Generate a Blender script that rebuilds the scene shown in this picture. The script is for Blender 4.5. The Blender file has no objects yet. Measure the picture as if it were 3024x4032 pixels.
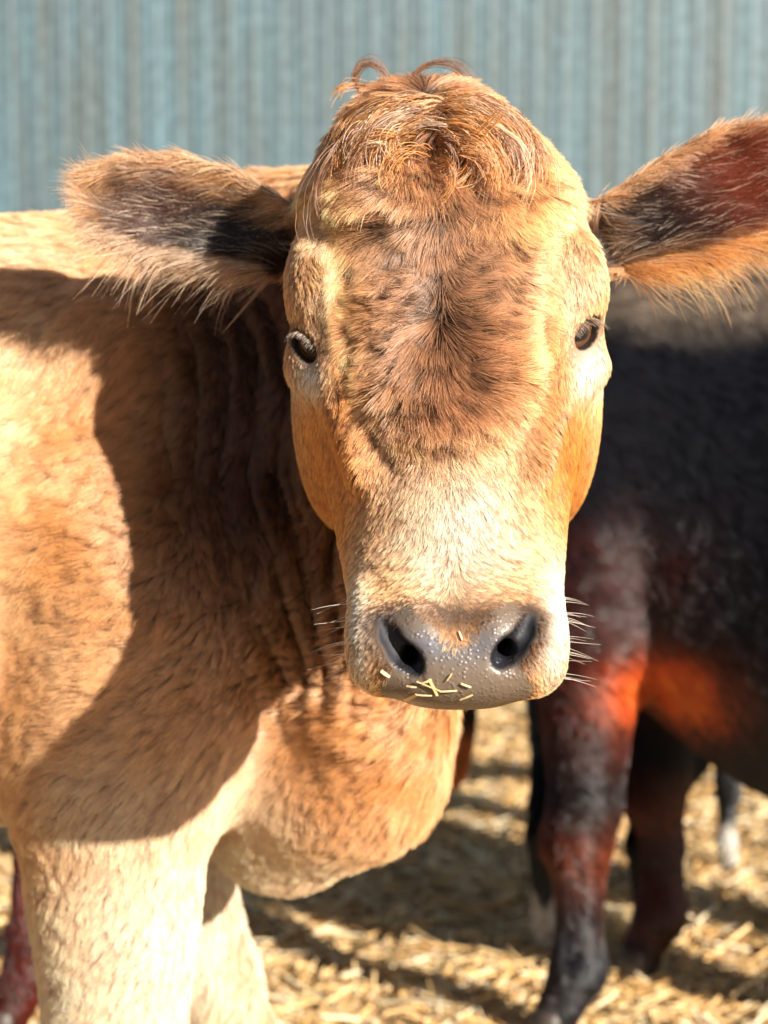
import bpy, math, random
import numpy as np
from mathutils import Vector, Matrix

random.seed(7)
RNG = np.random.default_rng(11)
f32 = np.float32

# ------------------------------------------------------------------ camera, world, sun
CAMZ, PITCH, HFOV = 1.10, math.radians(5.0), math.radians(26.0)
FPX = 1512.0 / math.tan(HFOV / 2)
scene = bpy.context.scene
cam_d = bpy.data.cameras.new('camera')
cam = bpy.data.objects.new('camera', cam_d)
scene.collection.objects.link(cam)
cam.location = (0, 0, CAMZ)
cam.rotation_euler = (math.radians(90) - PITCH, 0, 0)
cam_d.sensor_fit = 'HORIZONTAL'
cam_d.angle = HFOV
cam_d.clip_end = 500
cam_d.dof.use_dof = True
cam_d.dof.focus_distance = 1.27
cam_d.dof.aperture_fstop = 6.2
scene.camera = cam

SUN = Vector((0.645, -0.655, 0.40)).normalized()
world = bpy.data.worlds.new('World')
scene.world = world
world.use_nodes = True
wn = world.node_tree
wn.nodes.clear()
sky = wn.nodes.new('ShaderNodeTexSky')
sky.sky_type = 'NISHITA'
sky.sun_disc = False
sky.sun_elevation = math.asin(SUN.z)
sky.sun_rotation = math.atan2(SUN.x, SUN.y)
bg = wn.nodes.new('ShaderNodeBackground')
bg.inputs['Strength'].default_value = 0.04
wo = wn.nodes.new('ShaderNodeOutputWorld')
wn.links.new(sky.outputs[0], bg.inputs[0])
wn.links.new(bg.outputs[0], wo.inputs[0])
sl = bpy.data.lights.new('sun', 'SUN')
sl.energy = 5.0
sl.angle = math.radians(0.9)
sl.color = (1.0, 0.93, 0.82)
sun = bpy.data.objects.new('sun', sl)
scene.collection.objects.link(sun)
sun.rotation_euler = SUN.to_track_quat('Z', 'Y').to_euler()
scene.view_settings.view_transform = 'Standard'
scene.view_settings.look = 'None'
scene.view_settings.gamma = 1
scene.view_settings.exposure = 1.2
scene.cycles.max_bounces = 8
scene.cycles.diffuse_bounces = 3
scene.cycles.glossy_bounces = 4
scene.cycles.transmission_bounces = 6
scene.cycles.use_denoising = True
scene.cycles_curves.shape = 'RIBBONS'
scene.cycles_curves.subdivisions = 2


# ------------------------------------------------------------------ helpers
CP, SP_ = math.cos(PITCH), math.sin(PITCH)

def P(px, py, Y):
    """world point seen at pixel (px, py) of the 3024 x 4032 frame, at depth Y"""
    a = (px - 1512.0) / FPX
    b = (2016.0 - py) / FPX
    d = (a, CP + b * SP_, -SP_ + b * CP)
    k = Y / d[1]
    return np.array([d[0] * k, Y, CAMZ + d[2] * k])

def proj(p):
    x = p[:, 0]; y = p[:, 1]; z = p[:, 2] - CAMZ
    fwd = y * CP - z * SP_
    up = y * SP_ + z * CP
    return 1512.0 + FPX * x / fwd, 2016.0 - FPX * up / fwd

def hsh(ix, iy, iz, seed):
    with np.errstate(over='ignore'):
        h = (ix.astype(np.int64) * 374761393 + iy.astype(np.int64) * 668265263 +
             iz.astype(np.int64) * 2147483647 + seed * 1274126177).astype(np.uint64)
        h = (h ^ (h >> np.uint64(13))) * np.uint64(1274126177)
        h = h ^ (h >> np.uint64(16))
        h = (h * np.uint64(2246822519)) & np.uint64(0xffffffff)
        h = h ^ (h >> np.uint64(15))
    return (h & np.uint64(0xffffff)).astype(f32) / f32(16777216.0)

def noise(p, cell, seed=0):
    """smooth value noise, -1..1"""
    q = p / cell
    i = np.floor(q).astype(np.int64)
    f = (q - i).astype(f32)
    f = f * f * (3 - 2 * f)
    out = np.zeros(len(p), f32)
    for dx in (0, 1):
        wx = f[:, 0] if dx else 1 - f[:, 0]
        for dy in (0, 1):
            wy = f[:, 1] if dy else 1 - f[:, 1]
            for dz in (0, 1):
                wz = f[:, 2] if dz else 1 - f[:, 2]
                out += wx * wy * wz * hsh(i[:, 0] + dx, i[:, 1] + dy, i[:, 2] + dz, seed)
    return out * 2 - 1

def noise3(p, cell, seed=0):
    return np.stack([noise(p, cell, seed + k * 17) for k in range(3)], 1)

def clump_centre(p, cell, seed=0):
    """nearest jittered feature point"""
    q = p / cell
    i = np.floor(q).astype(np.int64)
    best = np.full(len(p), 1e9, f32)
    bc = np.zeros((len(p), 3), f32)
    bid = np.zeros(len(p), f32)
    for dx in (-1, 0, 1):
        for dy in (-1, 0, 1):
            for dz in (-1, 0, 1):
                jx, jy, jz = i[:, 0] + dx, i[:, 1] + dy, i[:, 2] + dz
                h1 = hsh(jx, jy, jz, seed)
                c = np.stack([jx + h1, jy + hsh(jx, jy, jz, seed + 5), jz + hsh(jx, jy, jz, seed + 9)], 1)
                d = ((c - q) ** 2).sum(1)
                m = d < best
                best[m] = d[m]; bc[m] = c[m]; bid[m] = h1[m]
    return bc * cell, bid

def sstep(a, b, x):
    t = np.clip((x - a) / (b - a), 0, 1)
    return t * t * (3 - 2 * t)

def smin(a, b, k):
    h = np.clip(0.5 + 0.5 * (b - a) / k, 0, 1)
    return b + (a - b) * h - k * h * (1 - h)

def smax(a, b, k):
    return -smin(-a, -b, k)

def ell(p, c, r, R=None):
    q = p - np.asarray(c, f32)
    if R is not None:
        q = q @ np.asarray(R, f32)      # columns of R = local axes in world
    r = np.asarray(r, f32)
    k0 = np.sqrt(((q / r) ** 2).sum(1)) + 1e-6
    k1 = np.sqrt(((q / (r * r)) ** 2).sum(1)) + 1e-6
    return k0 * (k0 - 1) / k1

def cap(p, a, b, ra, rb):
    a = np.asarray(a, f32); b = np.asarray(b, f32)
    ab = b - a
    q = p - a
    h = np.clip((q @ ab) / (ab @ ab), 0, 1)
    return np.sqrt(((q - h[:, None] * ab) ** 2).sum(1)) - (ra + (rb - ra) * h)

def chain(p, pts, k=0.02):
    d = None
    for (a, ra), (b, rb) in zip(pts[:-1], pts[1:]):
        e = cap(p, a, b, ra, rb)
        d = e if d is None else smin(d, e, k)
    return d

def unit(v):
    return v / (np.linalg.norm(v, axis=-1, keepdims=True) + 1e-9)

def axis_grid(segs):
    out = []
    for a, b, s in segs:
        n = max(1, int(round((b - a) / s)))
        out.append(np.linspace(a, b, n, endpoint=False))
    out.append(np.array([segs[-1][1]]))
    return np.concatenate(out).astype(f32)

def surface_net(sdf, X, Y, Z, B=8):
    """rectilinear surface nets, evaluating only blocks close to the surface"""
    pad = lambda A: np.concatenate([A, A[-1] + (A[-1] - A[-2]) * np.arange(1, (-(len(A) - 1)) % B + 1)]).astype(f32)
    X, Y, Z = pad(X), pad(Y), pad(Z)
    nx, ny, nz = len(X), len(Y), len(Z)
    bx, by, bz = (nx - 1) // B, (ny - 1) // B, (nz - 1) // B
    def cen(A):
        lo = A[:-1:B]; hi = A[B::B]
        return (lo + hi) / 2, (hi - lo) / 2
    (cx, rx), (cy, ry), (cz, rz) = cen(X), cen(Y), cen(Z)
    GX, GY, GZ = np.meshgrid(cx, cy, cz, indexing='ij')
    RX, RY, RZ = np.meshgrid(rx, ry, rz, indexing='ij')
    c = np.stack([GX.ravel(), GY.ravel(), GZ.ravel()], 1)
    rad = np.sqrt(RX ** 2 + RY ** 2 + RZ ** 2).ravel()
    v = sdf(c)
    act = np.abs(v) < rad * 1.8 + 0.01
    F = np.repeat(np.repeat(np.repeat(np.sign(v).reshape(bx, by, bz), B, 0), B, 1), B, 2).astype(f32)
    F = np.pad(F, ((0, 1), (0, 1), (0, 1)), mode='edge')
    done = np.zeros((nx, ny, nz), bool)
    am = act.reshape(bx, by, bz)
    A = np.repeat(np.repeat(np.repeat(am, B, 0), B, 1), B, 2)
    done[:-1, :-1, :-1] |= A; done[1:, :-1, :-1] |= A; done[:-1, 1:, :-1] |= A; done[:-1, :-1, 1:] |= A
    done[1:, 1:, :-1] |= A; done[1:, :-1, 1:] |= A; done[:-1, 1:, 1:] |= A; done[1:, 1:, 1:] |= A
    idx = np.argwhere(done)
    for s in range(0, len(idx), 400000):
        ii = idx[s:s + 400000]
        pts = np.stack([X[ii[:, 0]], Y[ii[:, 1]], Z[ii[:, 2]]], 1)
        F[ii[:, 0], ii[:, 1], ii[:, 2]] = sdf(pts)
    ins = F < 0
    cs = [(a, b, c_) for a in (0, 1) for b in (0, 1) for c_ in (0, 1)]
    cnt = np.zeros((nx - 1, ny - 1, nz - 1), np.int8)
    for a, b, c_ in cs:
        cnt += ins[a:nx - 1 + a, b:ny - 1 + b, c_:nz - 1 + c_]
    cell = np.argwhere((cnt > 0) & (cnt < 8))
    acc = np.zeros((len(cell), 3), f32); n = np.zeros(len(cell), f32)
    G = (X, Y, Z)
    def val(o):
        return F[cell[:, 0] + o[0], cell[:, 1] + o[1], cell[:, 2] + o[2]]
    def pos(o):
        return np.stack([G[k][cell[:, k] + o[k]] for k in range(3)], 1)
    for o in cs:
        for k in range(3):
            if o[k] == 0:
                q = list(o); q[k] = 1
                a, b = val(o), val(q)
                m = (a < 0) != (b < 0)
                t = np.where(m, a / np.where(m, a - b, 1), 0)
                pt = pos(o) + (pos(q) - pos(o)) * t[:, None]
                acc[m] += pt[m]; n[m] += 1
    V = acc / n[:, None]
    vid = np.full((nx - 1, ny - 1, nz - 1), -1, np.int32)
    vid[cell[:, 0], cell[:, 1], cell[:, 2]] = np.arange(len(cell))
    quads = []
    for k in range(3):
        o1, o2 = [(1, 2), (2, 0), (0, 1)][k]
        sl0 = [slice(1, -1)] * 3; sl1 = [slice(1, -1)] * 3
        sl0[k] = slice(0, -1); sl1[k] = slice(1, None)
        a = ins[tuple(sl0)]; b = ins[tuple(sl1)]
        e = np.argwhere(a != b)
        st = a[e[:, 0], e[:, 1], e[:, 2]]
        off = np.ones(3, int); off[k] = 0
        e = e + off
        def vv(d1, d2):
            q = e.copy(); q[:, o1] -= d1; q[:, o2] -= d2
            return vid[q[:, 0], q[:, 1], q[:, 2]]
        Q = np.stack([vv(1, 1), vv(0, 1), vv(0, 0), vv(1, 0)], 1)
        Q[~st] = Q[~st][:, ::-1]
        quads.append(Q)
    Q = np.concatenate(quads)
    Q = Q[(Q >= 0).all(1)]
    return V.astype(f32), Q

def smooth(V, Q, it=1, w=0.5):
    E = np.concatenate([Q[:, [0, 1]], Q[:, [1, 2]], Q[:, [2, 3]], Q[:, [3, 0]]])
    n = len(V)
    deg = np.bincount(E[:, 0], minlength=n) + np.bincount(E[:, 1], minlength=n)
    for _ in range(it):
        S = np.stack([np.bincount(E[:, 0], V[E[:, 1], k], n) + np.bincount(E[:, 1], V[E[:, 0], k], n) for k in range(3)], 1)
        V = V + w * (S / np.maximum(deg, 1)[:, None] - V)
    return V.astype(f32)

def tag(o, label=None, cat=None, group=None, kind=None):
    if label: o['label'] = label
    if cat: o['category'] = cat
    if group: o['group'] = group
    if kind: o['kind'] = kind
    return o

def empty(name, loc):
    o = bpy.data.objects.new(name, None)
    o.empty_display_size = 0.1
    scene.collection.objects.link(o)
    o.location = loc
    return o

def mesh_obj(name, V, F, mat, parent=None, cols=None, smooth_=True, extra=None):
    V = np.asarray(V, f32)
    if parent is not None:
        V = V - np.array(parent.matrix_basis.translation, f32)
    me = bpy.data.meshes.new(name)
    if isinstance(F, np.ndarray):
        k = F.shape[1]
        me.vertices.add(len(V)); me.vertices.foreach_set('co', V.ravel())
        me.loops.add(F.size); me.loops.foreach_set('vertex_index', F.astype(np.int32).ravel())
        me.polygons.add(len(F))
        me.polygons.foreach_set('loop_start', np.arange(0, F.size, k, dtype=np.int32))
        me.update(calc_edges=True)
    else:
        me.from_pydata([tuple(map(float, v)) for v in V], [], F)
    me.validate()
    if smooth_:
        me.polygons.foreach_set('use_smooth', np.ones(len(me.polygons), bool))
    if cols is not None:
        at = me.attributes.new('col', 'FLOAT_COLOR', 'POINT')
        c4 = np.ones((len(V), 4), f32); c4[:, :3] = cols
        at.data.foreach_set('color', c4.ravel())
    for nm, arr in (extra or {}).items():
        at = me.attributes.new(nm, 'FLOAT', 'POINT')
        at.data.foreach_set('value', np.asarray(arr, f32))
    me.materials.append(mat)
    o = bpy.data.objects.new(name, me)
    scene.collection.objects.link(o)
    if parent is not None:
        o.parent = parent
    return o

def curves_obj(name, pts, rad, cols, mat, parent):
    """pts (N,K,3), rad (N,K), cols (N,K,3)"""
    N, K = pts.shape[:2]
    cu = bpy.data.hair_curves.new(name)
    cu.add_curves([K] * N)
    pts = pts - np.array(parent.matrix_basis.translation, f32)
    cu.attributes['position'].data.foreach_set('vector', np.ascontiguousarray(pts, f32).ravel())
    r = cu.attributes.get('radius') or cu.attributes.new('radius', 'FLOAT', 'POINT')
    r.data.foreach_set('value', np.ascontiguousarray(rad, f32).ravel())
    c = cu.attributes.new('col', 'FLOAT_COLOR', 'POINT')
    c4 = np.ones((N, K, 4), f32); c4[..., :3] = cols
    c.data.foreach_set('color', c4.ravel())
    cu.materials.append(mat)
    o = bpy.data.objects.new(name, cu)
    scene.collection.objects.link(o)
    o.parent = parent
    return o


# ------------------------------------------------------------------ materials
def new_mat(name):
    m = bpy.data.materials.new(name)
    m.use_nodes = True
    nt = m.node_tree
    b = nt.nodes['Principled BSDF']
    return m, nt, b

def attr(nt, name):
    a = nt.nodes.new('ShaderNodeAttribute'); a.attribute_name = name
    return a

def hair_mat(name, rough=0.35, trans=0.35):
    m = bpy.data.materials.new(name)
    m.use_nodes = True
    nt = m.node_tree
    b = nt.nodes['Principled BSDF']
    out = nt.nodes['Material Output']
    a = attr(nt, 'col')
    h = nt.nodes.new('ShaderNodeBsdfHairPrincipled')
    h.parametrization = 'COLOR'
    h.inputs['Roughness'].default_value = rough
    h.inputs['Radial Roughness'].default_value = 0.5
    g = nt.nodes.new('ShaderNodeGamma'); g.inputs['Gamma'].default_value = 1.5
    nt.links.new(a.outputs['Color'], g.inputs['Color'])
    nt.links.new(g.outputs[0], h.inputs['Color'])
    nt.links.new(a.outputs['Color'], b.inputs['Base Color'])
    b.inputs['Roughness'].default_value = 0.36
    b.inputs['Specular IOR Level'].default_value = 0.75
    mx = nt.nodes.new('ShaderNodeMixShader'); mx.inputs[0].default_value = trans
    nt.links.new(b.outputs[0], mx.inputs[1]); nt.links.new(h.outputs[0], mx.inputs[2])
    nt.links.new(mx.outputs[0], out.inputs['Surface'])
    return m

HAIR = hair_mat('fur_strands')
HAIR_DARK = hair_mat('glossy_dark_fur', 0.25, 0.3)
HAIR_DARK.node_tree.nodes['Principled BSDF'].inputs['Roughness'].default_value = 0.3
HAIR_DARK.node_tree.nodes['Principled BSDF'].inputs['Specular IOR Level'].default_value = 0.6

def skin_mat(name):
    """hide under the coat, and the wet pebbled nose pad"""
    m, nt, b = new_mat(name)
    a = attr(nt, 'col')
    wet = attr(nt, 'wet')
    nt.links.new(a.outputs['Color'], b.inputs['Base Color'])
    mr = nt.nodes.new('ShaderNodeMapRange')
    mr.inputs['To Min'].default_value = 0.75; mr.inputs['To Max'].default_value = 0.4
    nt.links.new(wet.outputs['Fac'], mr.inputs['Value'])
    nt.links.new(mr.outputs[0], b.inputs['Roughness'])
    tc = nt.nodes.new('ShaderNodeTexCoord')
    v1 = nt.nodes.new('ShaderNodeTexVoronoi'); v1.inputs['Scale'].default_value = 260
    v2 = nt.nodes.new('ShaderNodeTexVoronoi'); v2.inputs['Scale'].default_value = 150
    n1 = nt.nodes.new('ShaderNodeTexNoise'); n1.inputs['Scale'].default_value = 120
    for v in (v1, v2, n1):
        nt.links.new(tc.outputs['Object'], v.inputs['Vector'])
    r1 = nt.nodes.new('ShaderNodeMapRange')
    r1.inputs['From Min'].default_value = 0.0; r1.inputs['From Max'].default_value = 0.45
    r1.inputs['To Min'].default_value = 1.0; r1.inputs['To Max'].default_value = 0.0
    nt.links.new(v1.outputs['Distance'], r1.inputs['Value'])
    r2 = nt.nodes.new('ShaderNodeMapRange')
    r2.inputs['From Min'].default_value = 0.0; r2.inputs['From Max'].default_value = 0.22
    r2.inputs['To Min'].default_value = 1.6; r2.inputs['To Max'].default_value = 0.0
    nt.links.new(v2.outputs['Distance'], r2.inputs['Value'])
    ad = nt.nodes.new('ShaderNodeMath'); ad.operation = 'ADD'
    nt.links.new(r1.outputs[0], ad.inputs[0]); nt.links.new(r2.outputs[0], ad.inputs[1])
    ad2 = nt.nodes.new('ShaderNodeMath'); ad2.operation = 'ADD'
    nt.links.new(ad.outputs[0], ad2.inputs[0]); nt.links.new(n1.outputs['Fac'], ad2.inputs[1])
    mu = nt.nodes.new('ShaderNodeMath'); mu.operation = 'MULTIPLY'
    nt.links.new(ad2.outputs[0], mu.inputs[0]); nt.links.new(wet.outputs['Fac'], mu.inputs[1])
    bp = nt.nodes.new('ShaderNodeBump')
    bp.inputs['Strength'].default_value = 0.45
    bp.inputs['Distance'].default_value = 0.0012
    nt.links.new(mu.outputs[0], bp.inputs['Height'])
    nt.links.new(bp.outputs[0], b.inputs['Normal'])
    return m

SKIN = skin_mat('hide_and_wet_nose')


# ------------------------------------------------------------------ generic standing cow (local frame: +x forward, +y its left, ground at z=0)
def leg_chain(kind, s, dx=0.0, foot=0.0, w=1.0):
    y = 0.16 * s
    if kind == 'fore':
        return [((0.03, y * 1.05, 0.84), 0.12 * w), ((0.0 + dx * .3, y * 1.03, 0.66), 0.088 * w), ((0.0 + dx * .6, y, 0.40), 0.056 * w),
                ((0.012 + dx * .65, y, 0.34), 0.056 * w), ((0.0 + dx, y, 0.26), 0.036 * w), ((0.0 + dx, y, 0.14), 0.042 * w), ((0.035 + dx, y, 0.06), 0.036 * w)]
    return [((-1.02, y * .8, 0.95), 0.18 * w), ((-0.88, y * 1.25, 0.70), 0.13 * w), ((-1.08 + dx * .4, y * 1.1, 0.52), 0.075 * w), ((-1.17 + dx * .6, y * 1.05, 0.44), 0.055 * w),
            ((-1.13 + dx, y * 1.05, 0.26), 0.036 * w), ((-1.12 + dx, y * 1.05, 0.14), 0.042 * w), ((-1.08 + dx, y * 1.05, 0.06), 0.036 * w)]

def body_sdf(q, legs, fat=1.0, belly=0.0, ridge=1.13):
    dr = 1.13 - ridge
    d = ell(q, (-0.02, 0, 0.90 - dr / 2), (0.34, 0.23 * fat, 0.32 - dr / 2))
    d = smin(d, ell(q, (-0.50, 0, 0.88 - belly / 2 - dr / 3), (0.55, 0.27 * fat, 0.30 + belly / 2 - dr / 3)), 0.10)
    d = smin(d, ell(q, (-1.02, 0, 0.97), (0.30, 0.23 * fat, 0.24)), 0.08)
    d = smin(d, cap(q, (0.0, 0, ridge), (-1.2, 0, 1.13 - dr * .6), 0.075, 0.06), 0.10)
    for s in (-1, 1):
        d = smin(d, ell(q, (0.03, 0.15 * s, 0.86), (0.15, 0.09, 0.27)), 0.025)
    for k in legs:
        d = smin(d, chain(q, k, 0.02), 0.035)
    d = smin(d, chain(q, [((-1.28, 0, 1.12), 0.035), ((-1.36, 0, 1.0), 0.022), ((-1.38, 0.01, 0.6), 0.014), ((-1.37, 0.02, 0.45), 0.03), ((-1.37, 0.02, 0.33), 0.012)], 0.02), 0.02)
    return d

def hoof_parts(root, legs, tow, mat, fwd):
    """each hoof: two claws, a mesh of its own"""
    for L in legs:
        c = np.array(L[-1][0])
        for _ in (0,):
            V = []; F = []
            for s in (-1, 1):
                ring = []
                for (z, r0, r1, ox) in ((0.075, 0.026, 0.020, 0.0), (0.05, 0.034, 0.023, 0.006), (0.0, 0.046, 0.026, 0.016)):
                    row = []
                    for k in range(12):
                        a = k / 12 * 2 * math.pi
                        x = math.cos(a); y = math.sin(a)
                        xx = r0 * (x if x > 0 else x * 0.75) + ox
                        row.append((c[0] + xx, c[1] + s * 0.021 + r1 * y * (1 - 0.35 * max(0, x)), z))
                    ring.append(row)
                b = len(V)
                for row in ring: V += row
                for j in range(2):
                    for k in range(12):
                        F.append((b + j * 12 + k, b + (j + 1) * 12 + k, b + (j + 1) * 12 + (k + 1) % 12, b + j * 12 + (k + 1) % 12))
                F.append(tuple(b + k for k in range(12)))
                F.append(tuple(b + 24 + k for k in range(11, -1, -1)))
            mesh_obj('hoof', tow(np.array(V, f32)), F, mat, root)


# ------------------------------------------------------------------ fur on a mesh
def sample(V, Q, dens):
    """roots on a quad mesh; dens(centres)-> strands per m2"""
    T = np.concatenate([Q[:, [0, 1, 2]], Q[:, [0, 2, 3]]])
    a, b, c = V[T[:, 0]], V[T[:, 1]], V[T[:, 2]]
    cr = np.cross(b - a, c - a)
    ar = np.linalg.norm(cr, axis=1) / 2
    ctr = (a + b + c) / 3
    nrm = unit(cr)
    w = ar * dens(ctr, nrm)
    n = np.floor(w + RNG.random(len(w))).astype(int)
    t = np.repeat(np.arange(len(T)), n)
    r1 = np.sqrt(RNG.random(len(t))).astype(f32)[:, None]; r2 = RNG.random(len(t)).astype(f32)[:, None]
    p = a[t] * (1 - r1) + b[t] * r1 * (1 - r2) + c[t] * r1 * r2
    # smooth normals
    vn = np.zeros_like(V)
    for k in range(3):
        for j in range(3):
            vn[:, j] += np.bincount(T[:, k], cr[:, j], len(V))
    vn = unit(vn)
    nn = unit(vn[T[t, 0]] * (1 - r1) + vn[T[t, 1]] * r1 * (1 - r2) + vn[T[t, 2]] * r1 * r2)
    return p.astype(f32), nn.astype(f32)

def grow(p, n, flow, length, lift, rad, cell=0.006, clump=0.55, curl=0.0, jit=0.18, K=5, seed=3, droop=0.0, tilt=0.25):
    """p,n roots; flow (N,3) world; length/lift/rad arrays or scalars -> pts (N,K,3), radii"""
    N = len(p)
    length = np.broadcast_to(np.asarray(length, f32), (N,)).astype(f32)
    lift = np.broadcast_to(np.asarray(lift, f32), (N,)).astype(f32)
    fl = flow + noise3(p, 0.03, seed) * tilt + noise3(p, 0.011, seed + 50) * tilt * 0.8 + RNG.normal(0, jit, (N, 3)).astype(f32)
    tn = unit(fl - (fl * n).sum(1, keepdims=True) * n)
    cc, cid = clump_centre(p, cell, seed)
    tc = cc - p
    tc = tc - (tc * n).sum(1, keepdims=True) * n
    L = length * (0.78 + 0.44 * RNG.random(N).astype(f32)) * (0.8 + 0.4 * cid)
    side = np.cross(n, tn)
    cs = (noise(p, 0.02, seed + 31) + (cid - .5) * 1.2) * curl
    pts = np.zeros((N, K, 3), f32); pts[:, 0] = p - n * 0.0008
    pos = pts[:, 0].copy()
    for k in range(1, K):
        s = k / (K - 1)
        la = lift * (1.25 - 0.9 * s)
        d = tn * np.cos(la)[:, None] + n * np.sin(la)[:, None] + side * (cs * s)[:, None]
        d[:, 2] -= droop * s
        d = unit(d)
        pos = pos + d * (L / (K - 1))[:, None]
        pts[:, k] = pos + tc * (clump * s ** 1.3)
    s = np.linspace(0, 1, K)
    prof = (1 - s ** 1.6 * 0.85).astype(f32)
    rr = np.broadcast_to(np.asarray(rad, f32), (N,))[:, None] * prof[None]
    return pts, rr, cid

HAIR_POW = 1.45
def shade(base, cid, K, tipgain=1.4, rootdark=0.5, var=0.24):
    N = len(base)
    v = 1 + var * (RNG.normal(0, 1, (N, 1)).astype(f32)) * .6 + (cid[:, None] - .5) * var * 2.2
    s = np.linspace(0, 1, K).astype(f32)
    g = rootdark + (tipgain - rootdark) * s  # roots darkened for the shade between locks, tips paler
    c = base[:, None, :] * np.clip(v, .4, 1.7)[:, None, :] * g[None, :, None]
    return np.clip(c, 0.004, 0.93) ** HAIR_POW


# ================================================================== THE FRONT COW
# head: horizontal slices  (row, left px, right px, Y front, Y widest, Y back, squareness)
HEAD = [
 (372, 1620, 1745, 1.45, 1.465, 1.49, 2.0),
 (398, 1530, 1815, 1.425, 1.463, 1.51, 2.0),
 (445, 1440, 1905, 1.398, 1.460, 1.535, 2.1),
 (505, 1365, 2015, 1.374, 1.455, 1.56, 2.2),
 (620, 1295, 2130, 1.354, 1.450, 1.58, 2.35),
 (760, 1222, 2238, 1.340, 1.440, 1.59, 2.5),
 (920, 1188, 2300, 1.330, 1.430, 1.59, 2.6),
 (1100, 1175, 2325, 1.320, 1.420, 1.59, 2.7),
 (1300, 1172, 2340, 1.307, 1.412, 1.58, 2.6),
 (1450, 1185, 2343, 1.293, 1.405, 1.57, 2.3),
 (1650, 1222, 2300, 1.268, 1.395, 1.56, 1.95),
 (1850, 1270, 2255, 1.244, 1.375, 1.54, 1.85),
 (2050, 1320, 2225, 1.222, 1.345, 1.50, 1.9),
 (2200, 1352, 2208, 1.205, 1.315, 1.46, 2.2),
 (2330, 1372, 2202, 1.190, 1.290, 1.42, 2.6),
 (2450, 1382, 2207, 1.178, 1.270, 1.38, 2.9),
 (2550, 1392, 2208, 1.175, 1.262, 1.36, 2.9),
 (2630, 1412, 2200, 1.178, 1.258, 1.345, 2.8),
 (2690, 1460, 2160, 1.186, 1.255, 1.335, 2.6),
 (2730, 1540, 2060, 1.196, 1.252, 1.32, 2.4),
 (2752, 1640, 1940, 1.210, 1.250, 1.30, 2.2),
]
_rows = []
for (py, xl, xr, yf, yc, yb, n_) in HEAD:
    z = P(1512, py, yc)[2]
    k = P(1512 + 1000, py, yc)[0] / 1000.0
    _rows.append((z, ((xl + xr) / 2 - 1512) * k, (xr - xl) / 2 * k, yc, yc - yf, yb - yc, n_))
_rows = np.array(_rows[::-1], np.float64)
HZ = _rows[:, 0]
ZB, ZT = HZ[0], HZ[-1]

def hrow(z, c):
    # smooth (catmull-like) interpolation through a dense table
    return np.interp(z, HZ_d, HT_d[:, c]).astype(f32)
HZ_d = np.linspace(ZB, ZT, 400)
HT_d = np.stack([np.interp(HZ_d, HZ, _rows[:, c]) for c in range(7)], 1)
_kern = np.exp(-0.5 * (np.arange(-9, 10) / 4.0) ** 2); _kern /= _kern.sum()
for c in range(1, 7):
    e = np.concatenate([np.full(9, HT_d[0, c]), HT_d[:, c], np.full(9, HT_d[-1, c])])
    HT_d[:, c] = np.convolve(e, _kern, 'valid')

def frame_from(n, up):
    n = unit(np.asarray(n, float)); up = np.asarray(up, float)
    up = unit(up - n * (up @ n))
    return np.stack([np.cross(up, n), up, n], 1)   # columns: side, up, normal

EYE_A = np.array([0.0098, 0.0190, 0.026], f32)
class Eye: pass
EYES = []
for (cx, cy, Y, nr, up, sgn) in ((2276, 1312, 1.354, (0.60, -0.80, 0.02), (0.95, 0.0, 0.62), 1),
                                 (1226, 1362, 1.356, (-0.62, -0.78, 0.02), (-0.95, 0.0, 0.62), -1)):
    e = Eye(); e.n = unit(np.array(nr)); e.R = frame_from(nr, up); e.r = 0.0255; e.s = sgn
    e.c = P(cx, cy, Y) - e.n * (e.r * 0.78)
    EYES.append(e)

NOSTRIL = None
NOSTRIL_IN = None

def ear_frame(B, T, nrm):
    B = np.asarray(B); T = np.asarray(T)
    ax = T - B; L = np.linalg.norm(ax); ax = ax / L
    n = np.asarray(nrm, float); n = unit(n - ax * (n @ ax))
    side = np.cross(n, ax)
    if side[2] < 0: side = -side
    return B, ax, side, n, L
EARS = []
for (B, T, nrm, us, cs, ws, dep) in (
    (P(1185, 950, 1.455), P(325, 735, 1.500), (0.10, -1.0, 0.12),
     [-.15, 0, .15, .35, .6, .8, .92, 1.0], [-.004, -.004, .0, .006, .006, .002, 0, 0], [.028, .030, .035, .042, .045, .037, .025, .004], 0.026),
    (P(2330, 950, 1.455), P(3270, 615, 1.490), (-0.30, -1.0, 0.02),
     [-.15, 0, .15, .35, .6, .8, .92, 1.0], [.0, .000, -.002, .002, .004, .002, 0, 0], [.030, .033, .038, .046, .054, .047, .031, .004], 0.030),
):
    e = Eye(); e.B, e.ax, e.side, e.n, e.L = ear_frame(B, T, nrm)
    e.us, e.cs, e.ws, e.dep = us, cs, ws, dep
    EARS.append(e)

def ear_uvn(p, e):
    q = p - e.B.astype(f32)
    u = (q @ e.ax.astype(f32)) / e.L
    t = q @ e.side.astype(f32) - np.interp(u, e.us, e.cs).astype(f32)
    w = np.interp(u, e.us, e.ws).astype(f32)
    n = q @ e.n.astype(f32)
    return u, t, w, n

def ear_sdf(p, e):
    u, t, w, n = ear_uvn(p, e)
    tt = np.clip(t / np.maximum(w, .004), -1.3, 1.3)
    dep = e.dep * np.clip(1.15 - 0.55 * u, 0.2, 1.2)
    n0 = dep * (tt * tt - 1) + 0.012 * sstep(.5, 1.0, u)
    # upper margin rolls over toward the front
    d1 = (np.abs(n - n0) - 0.0045) * 0.75
    d2 = (np.abs(t) - w) * 0.8
    d3 = (np.abs(u - 0.42) - 0.58) * e.L
    return smax(smax(d1, d2, 0.006), d3, 0.01)

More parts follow.
